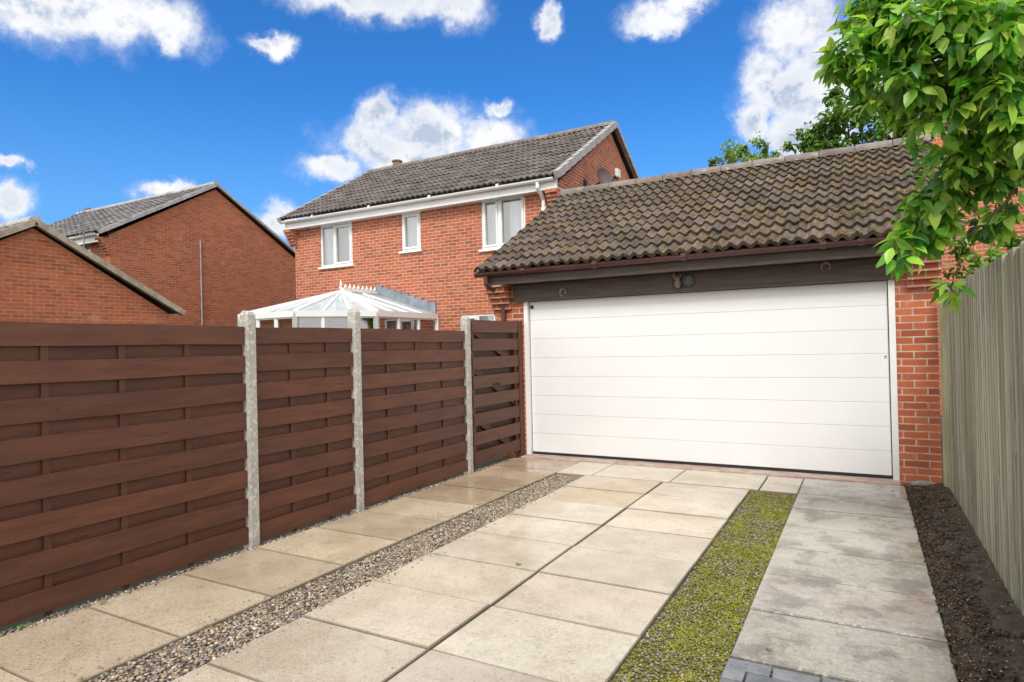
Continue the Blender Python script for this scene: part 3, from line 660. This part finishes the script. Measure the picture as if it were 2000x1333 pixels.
mb=MB(); cx=onY(172,415,13.6).x; mb.tube([(cx,13.6,6.95),(cx,13.6,7.22)],[.12,.10],8); mb.build('chimney_pot',M['ridge'],NB)
c=onX(390,470,-18.6); c2=onX(394,620,-18.6)
MB().tube([(-18.57,c.y,c.z),(-18.57,c2.y,-.05)],.022,8).build('pole',M['verge'],NB)
c=onY(163,440,9.7)
ae=thing('television_aerial','grey looped television aerial on mast at eaves of left house','aerial',(c.x,9.7,4.3))
MB().tube([(c.x,9.7,4.3),(c.x,9.7,c.z+.45)],.02,6).build('mast',M['steel'],ae)
MB().bar((c.x,9.72,4.35),(c.x,10.19,4.35),.03,.03).build('bracket',M['steel'],ae)
mb=MB()
for k in range(5):
    z=c.z-.28+k*.13; mb.tube([(c.x-.42+.02*k,9.68,z),(c.x+.42-.02*k,9.68,z+.02)],.012,5); mb.tube([(c.x-.42+.02*k,9.6,z+.05),(c.x+.42-.02*k,9.6,z+.07)],.012,5)
mb.tube([(c.x,9.6,c.z-.3),(c.x,9.6,c.z+.4)],.012,5); mb.bar((c.x,9.7,c.z),(c.x,9.6,c.z),.03,.03); mb.build('elements',M['steel'],ae)
NC=thing('garage','low brick garage with sloping cement verge at far left behind fence','garage',(-17,6.35,-.05))
gable(-14.2,3.6,9.1,6.35,4.02,2.42,.2,BR2,NC); gable(-19.4,3.6,9.1,6.35,4.02,2.42,.2,BR2,NC)
MB().box(-19.4,-14.41,3.6,3.8,-.05,2.42).build('front_wall',BR2,NC); MB().box(-19.4,-14.41,8.9,9.1,-.05,2.42).build('rear_wall',BR2,NC)
for e in (3.3,9.42): tile_roof(-19.7,-14.1,e,2.47,6.35,4.15,roll=.3,course=.32,amp=.03,seg=4).build('roof',M['tile_far'],NC)
ridge(-19.7,-14.08,6.35,4.18).build('ridge_tiles',M['verge'],NC)
M['cement']=mat('cement',(.40,.35,.28),(.26,.22,.17),scale=5,rough=.9)
for e in (3.3,9.42): verge(-14.12,e,2.44,6.35,4.13,.11,.12,10,False).build('verge_mortar',M['cement'],NC)
NE=thing('house','red brick gabled house behind the garage, partly hidden by leaves','house',(4.1,18,-.05))
mb=MB(); mb.poly([(15,.85,-.05),(15,7.4,-.05),(15,7.4,5.7),(15,4.12,7.6),(15,.85,5.7)],(6,0,0)); mb.swap().build('wall',BR,NE)
for e in (.55,7.7): tile_roof(14.8,21.2,e,5.58,4.12,7.72,roll=.3,course=.33,seg=4).swap().build('roof',M['tile_house'],NE)
for e in (.55,7.7): MB().bar((14.8,e,5.52),(14.8,4.12,7.62),.04,.10).swap().build('bargeboard',M['verge'],NE)
# ---------------------------------------------------------------- trees
def far_tree(name,label,base,clusters,lsz,g0,g1,trunk_r=.14,group=None):
    t=thing(name,label,'tree',base)
    b=Vector(base); top=Vector((sum(c[0] for c in clusters)/len(clusters),sum(c[1] for c in clusters)/len(clusters),sum(c[2] for c in clusters)/len(clusters)))
    mid=b.lerp(top,.6)+Vector((.15,0,0)); tr=MB(); tr.tube([b,b.lerp(mid,.5)+Vector((.08,0,0)),mid,top],[trunk_r,trunk_r*.85,trunk_r*.7,trunk_r*.3],8)
    for c in clusters:
        cv=Vector(c[:3]); s0=mid.lerp(top,rnd(0,.8)); tr.tube([s0,s0.lerp(cv,.5)+Vector((0,0,-.1)),cv],[trunk_r*.35,trunk_r*.22,.015],5)
    tr.build('trunk',M['bark'],t,smooth=True)
    cr=MB()
    for x,y,z,r,n in clusters:
        subs=[]
        for _ in range(max(4,int(n/45))):
            d=Vector((random.gauss(0,1),random.gauss(0,1),random.gauss(0,.8))).normalized()*r*rnd(.3,1.0); subs.append((Vector((x,y,z))+d,r*rnd(.18,.42),rnd(.6,1.3)))
        for _ in range(n):
            sc,sr,sv=random.choice(subs); d=Vector((random.gauss(0,1),random.gauss(0,1),random.gauss(0,.7)))*.5; p=sc+d*sr
            k=sv*rnd(.7,1.3); gg=[g0[i]+(g1[i]-g0[i])*random.random() for i in range(3)]
            leaf(cr,p,Vector((random.gauss(0,1),random.gauss(0,1),random.gauss(-.3,.7))),Vector((random.gauss(0,.5),random.gauss(0,.5),1)),lsz*rnd(.6,1.3),lsz*.55,tuple(q*k for q in gg))
    cr.build('crown',M['leaf_far'],t,smooth=True)
    return t
def cl(px,py,rp,Y,n):
    p=onY(px,py,Y); d=(p-Vector((0,0,H))).length; return (p.x,p.y+rnd(-.5,.5),p.z,rp/F*d,n)
TY=24
far_tree('tree','dark green leafy tree rising behind right end of garage ridge',(onY(1690,300,TY).x,TY,-.05),
 [cl(1685,195,40,TY,700),cl(1635,172,28,TY,360),cl(1655,235,44,TY,700),cl(1600,270,38,TY,560),cl(1566,278,28,TY,380),cl(1720,255,52,TY,850),cl(1700,310,55,TY,700),cl(1620,310,50,TY,650),cl(1735,195,34,TY,460),cl(1660,390,90,TY,600)],.20,(.08,.16,.03),(.15,.26,.05))
far_tree('tree','pale feathery green treetop above middle of garage ridge',(onY(1450,330,TY+2).x,TY+2,-.05),
 [cl(1448,290,18,TY+2,300),cl(1425,302,20,TY+2,260),cl(1480,300,28,TY+2,380),cl(1412,314,20,TY+2,200),cl(1450,325,45,TY+2,500),cl(1515,312,24,TY+2,260),cl(1455,400,60,TY+2,400)],.16,(.14,.23,.07),(.23,.34,.12),.09)
far_tree('bush','green leafy bush behind the fence beside right garage pier',(1.35,9.6,-.05),
 [(1.25,9.3,1.6,.45,500),(1.3,9.5,2.2,.4,450),(1.15,9.2,2.5,.25,260),(1.6,9.7,2.0,.5,400),(1.35,9.5,.9,.5,400),(1.75,9.6,2.7,.3,260)],.09,(.07,.17,.03),(.16,.30,.05),.04)['category']='bush'
ft=thing('tree','leafy bright green tree overhanging the grey fence in the foreground','tree',(1.55,3.9,-.05))
B=[]
B.append(([Vector((1.55,3.9,-.05)),Vector((1.4,4.0,1.0)),Vector((1.05,4.1,1.95)),PT(2010,330,3.4),PT(1950,245,3.4),PT(1893,172,3.4),PT(1840,110,3.5),PT(1780,60,3.5),PT(1700,45,3.5)],[.08,.065,.042,.024,.021,.017,.012,.008,.004]))
B.append(([PT(1893,172,3.4),PT(1925,60,3.5),PT(1960,-80,3.6)],[.012,.010,.008]))
B.append(([PT(2010,330,3.4),PT(1930,305,3.6),PT(1868,345,3.7),PT(1825,410,3.8),PT(1790,475,3.9)],[.012,.009,.007,.005,.003]))
B.append(([PT(1840,110,3.5),PT(1760,145,3.5),PT(1690,125,3.5),PT(1645,135,3.5)],[.009,.007,.005,.003]))
B.append(([Vector((1.05,4.1,1.95)),Vector((1.35,4.2,2.9)),Vector((1.6,4.4,3.9))],[.04,.03,.015]))
B.append(([PT(2010,330,3.4),PT(1960,400,3.5),PT(1880,470,3.7),PT(1858,560,3.8)],[.009,.006,.004,.002]))
tr=MB(); pts=[]
for path,rs in B:
    pp=[];rr=[]
    for i in range(len(path)-1):
        for k in range(5):
            q=path[i].lerp(path[i+1],k/5)+Vector((rnd(-1,1),rnd(-1,1),rnd(-1,1)))*.008*(0 if (i==0 and k==0) else 1); pp.append(q); rr.append(rs[i]+(rs[i+1]-rs[i])*k/5)
    pp.append(path[-1]); rr.append(rs[-1]); tr.tube(pp,rr,8); pts+=pp[10:] if path is B[0][0] else pp
CL=[(1655,115,44,3.5),(1700,60,58,3.5),(1632,100,26,3.45),(1700,165,38,3.5),(1690,10,48,3.5),(1760,55,80,3.4),(1775,150,60,3.4),(1850,40,95,3.3),(1850,140,78,3.4),(1950,50,100,3.2),(1965,140,80,3.3),(1735,200,32,3.6),(1825,235,54,3.5),(1905,280,62,3.5),(1985,245,55,3.3),(1848,318,48,3.6),(1830,380,50,3.7),(1800,435,46,3.8),(1775,480,32,3.8),(1895,365,42,3.7),(1975,345,44,3.5),(1778,400,30,3.8),(1840,445,34,3.8),(1858,572,14,3.9),(1960,415,28,3.6),(1763,506,16,3.8),(1935,190,55,3.25),(1925,445,22,3.7),
    (1850,-70,110,3.5),(1990,-60,120,3.4),(2080,120,110,3.5),(2090,280,80,3.6),(2160,-20,140,3.7),(2230,200,140,3.8),(1720,-60,60,3.5)]
lf=MB()
for px,py,rp,t in CL:
    c=PT(px,py,t); r=rp*t/F; n=int(rp*rp*.046)+9
    s0=min(pts,key=lambda q:(q-c).length)
    nt=max(3,int(rp/8)); tips=[]
    for k in range(nt):
        e=c+Vector((random.gauss(0,1),random.gauss(0,1)*1.3,random.gauss(0,.9)-.2)).normalized()*r*rnd(.4,1.1); mid=s0.lerp(e,.5)+Vector((rnd(-.03,.03),rnd(-.03,.03),.03))
        tr.tube([s0,mid,e],[.005,.0035,.0016],5); tips.append((s0,mid,e,rnd(.75,1.25)))
    for k in range(n):
        br_=1
        if random.random()<.7:
            a_,m_,e,br_=random.choice(tips); u=rnd(.35,1.02) if random.random()<.5 else rnd(.75,1.03); p=(a_.lerp(m_,u*2) if u<.5 else m_.lerp(e,u*2-1))+Vector((rnd(-1,1),rnd(-1,1),rnd(-1,1)))*.04
        else:
            d=Vector((random.gauss(0,1),random.gauss(0,1),random.gauss(0,1))); d.normalize(); p=c+d*r*(random.random()**.5)
        out=(p-c); out=out.normalized() if out.length>0 else Vector((0,0,1))
        d=out*.5+Vector((random.gauss(0,.6),random.gauss(0,.6),-.5+random.gauss(0,.4)))
        q=random.random()
        if q<.42: cc=(rnd(.28,.40),rnd(.46,.58),rnd(.06,.11))
        elif q<.80: cc=(rnd(.12,.20),rnd(.28,.40),rnd(.035,.065))
        else: cc=(rnd(.04,.08),rnd(.14,.21),rnd(.02,.035))
        cc=tuple(x*br_ for x in cc)
        L=rnd(.065,.13); leaf(lf,p,d,Vector((random.gauss(0,.7),random.gauss(-.3,.7),1)),L,L*rnd(.42,.52),cc,rnd(.0,.45))
tr.build('trunk',M['bark'],ft,smooth=True); lf.build('crown',M['leaf'],ft,smooth=True)
# ---------------------------------------------------------------- light
sd_=Vector((.22,-.80,.95)).normalized(); el=math.asin(sd_.z); az=math.atan2(sd_.x,sd_.y)
sl=bpy.data.lights.new('sun','SUN'); sl.energy=2.6; sl.angle=math.radians(14); sl.color=(1,.96,.90)
so_=bpy.data.objects.new('sun',sl); so_.rotation_euler=sd_.to_track_quat('Z','Y').to_euler(); so_.location=(0,0,30); col.objects.link(so_)
W=bpy.data.worlds.new('World'); bpy.context.scene.world=W; W.use_nodes=True; nt=W.node_tree; nt.nodes.clear(); T=NT(nt)
out=T.n('OutputWorld'); bg=T.n('Background',Strength=.1); nt.links.new(bg.outputs[0],out.inputs[0])
sky=T.n('TexSky',{'sky_type':'NISHITA','sun_disc':False,'sun_elevation':el,'sun_rotation':az,'dust_density':.3,'ozone_density':3.0,'air_density':1.0})
skc=T.mix(1.0,sky.outputs[0],(.36,1.10,1.85),'MULTIPLY')
tc=T.n('TexCoord'); D=tc.outputs[0]; sp=T.n('SeparateXYZ',i0=D)
azn=T.math('ARCTAN2',sp.outputs[0],sp.outputs[1]); eln=T.math('ARCSINE',sp.outputs[2])
skc=T.mix(T.rng(eln,.0,.40,.65,0.0),skc,(2.6,5.2,8.6))
blobs=[(20,5,185,85),(190,15,165,80),(320,40,85,72),(330,80,45,34),(660,-10,120,52),(780,-5,110,55),(890,0,75,55),(532,90,50,24),(1073,45,30,34),(975,216,32,18),
 (1285,35,80,40),(1340,12,55,30),(1560,50,95,85),(1495,150,60,60),(1530,180,90,70),(1600,150,110,110),(1470,240,42,55),(1575,260,120,75),(1740,120,140,150),
 (738,228,44,44),(745,290,120,62),(850,262,95,66),(960,268,85,50),(650,328,75,32),(850,310,190,50),(15,315,38,18),(10,395,55,48),(330,375,75,24),(538,425,44,38)]
BL=[]
for px,py,rx,ry in blobs:
    def ae_(a_,b_):
        d=ray(a_,b_).normalized(); return math.atan2(d.x,d.y),math.asin(d.z)
    c0=ae_(px,py);c1=ae_(px+rx,py);c2=ae_(px,py-ry); BL.append((c0[0],c0[1],max(.006,abs(c1[0]-c0[0])),max(.005,abs(c2[1]-c0[1]))))
wv=T.n('TexNoise',Vector=D,Scale=22.0,Detail=5.0,Roughness=.65).outputs[1]
wv=T.n('VectorMath',{'operation':'SUBTRACT'},i0=wv,i1=(.5,.5,.5)).outputs[0]; wv=T.n('VectorMath',{'operation':'SCALE'},i0=wv,Scale=.055).outputs[0]
Pn=T.n('VectorMath',{'operation':'ADD'},i0=T.n('CombineXYZ',i0=azn,i1=eln).outputs[0],i1=wv).outputs[0]
acc=None
for a_,b_,rx,ry in BL:
    v=T.n('VectorMath',{'operation':'MULTIPLY_ADD'},i0=Pn,i1=(1/rx,1/ry,0),i2=(-a_/rx,-b_/ry,0)).outputs[0]
    l=T.n('VectorMath',{'operation':'DOT_PRODUCT'},i0=v,i1=v).outputs[1]
    acc=l if acc is None else T.math('MINIMUM',acc,l)
acc=T.math('SQRT',acc)
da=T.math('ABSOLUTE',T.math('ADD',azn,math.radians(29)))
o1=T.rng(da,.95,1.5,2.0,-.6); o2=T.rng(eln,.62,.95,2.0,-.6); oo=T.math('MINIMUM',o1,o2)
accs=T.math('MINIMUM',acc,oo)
n1=T.noise(D,13.0,9,.66)
D2=T.n('VectorMath',{'operation':'ADD'},i0=D,i1=(0,0,.016)).outputs[0]
n2=T.noise(D2,13.0,5,.62)
d0=T.math('ADD',T.math('SUBTRACT',1.0,accs),T.math('MULTIPLY',T.math('SUBTRACT',n1,.5),1.6))
al=T.math('ADD',T.math('MULTIPLY',T.rng(d0,-.35,.25),.22),T.math('MULTIPLY',T.rng(d0,-.02,.55),.78))
sh=T.rng(T.math('SUBTRACT',n2,n1),-.03,.12)
sh=T.math('MULTIPLY',sh,T.rng(d0,.15,.8,0,.95))
low=T.noise(D,5.0,3,.5)
sh=T.math('ADD',sh,T.math('MULTIPLY',T.rng(low,.42,.62,0,.45),T.rng(d0,.2,.8)),clamp=True)
cc=T.mix(sh,(9.9,10.0,10.3),(5.2,6.1,7.7))
cc=T.mix(T.rng(oo,.4,-.5),cc,(15.5,15.3,15.0))  # unseen cloud cover behind and overhead, added and brightened to light the scene
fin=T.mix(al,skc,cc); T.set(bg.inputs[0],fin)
sc=bpy.context.scene; sc.view_settings.view_transform='Standard'; sc.view_settings.look='None'; sc.view_settings.exposure=0; sc.view_settings.gamma=1
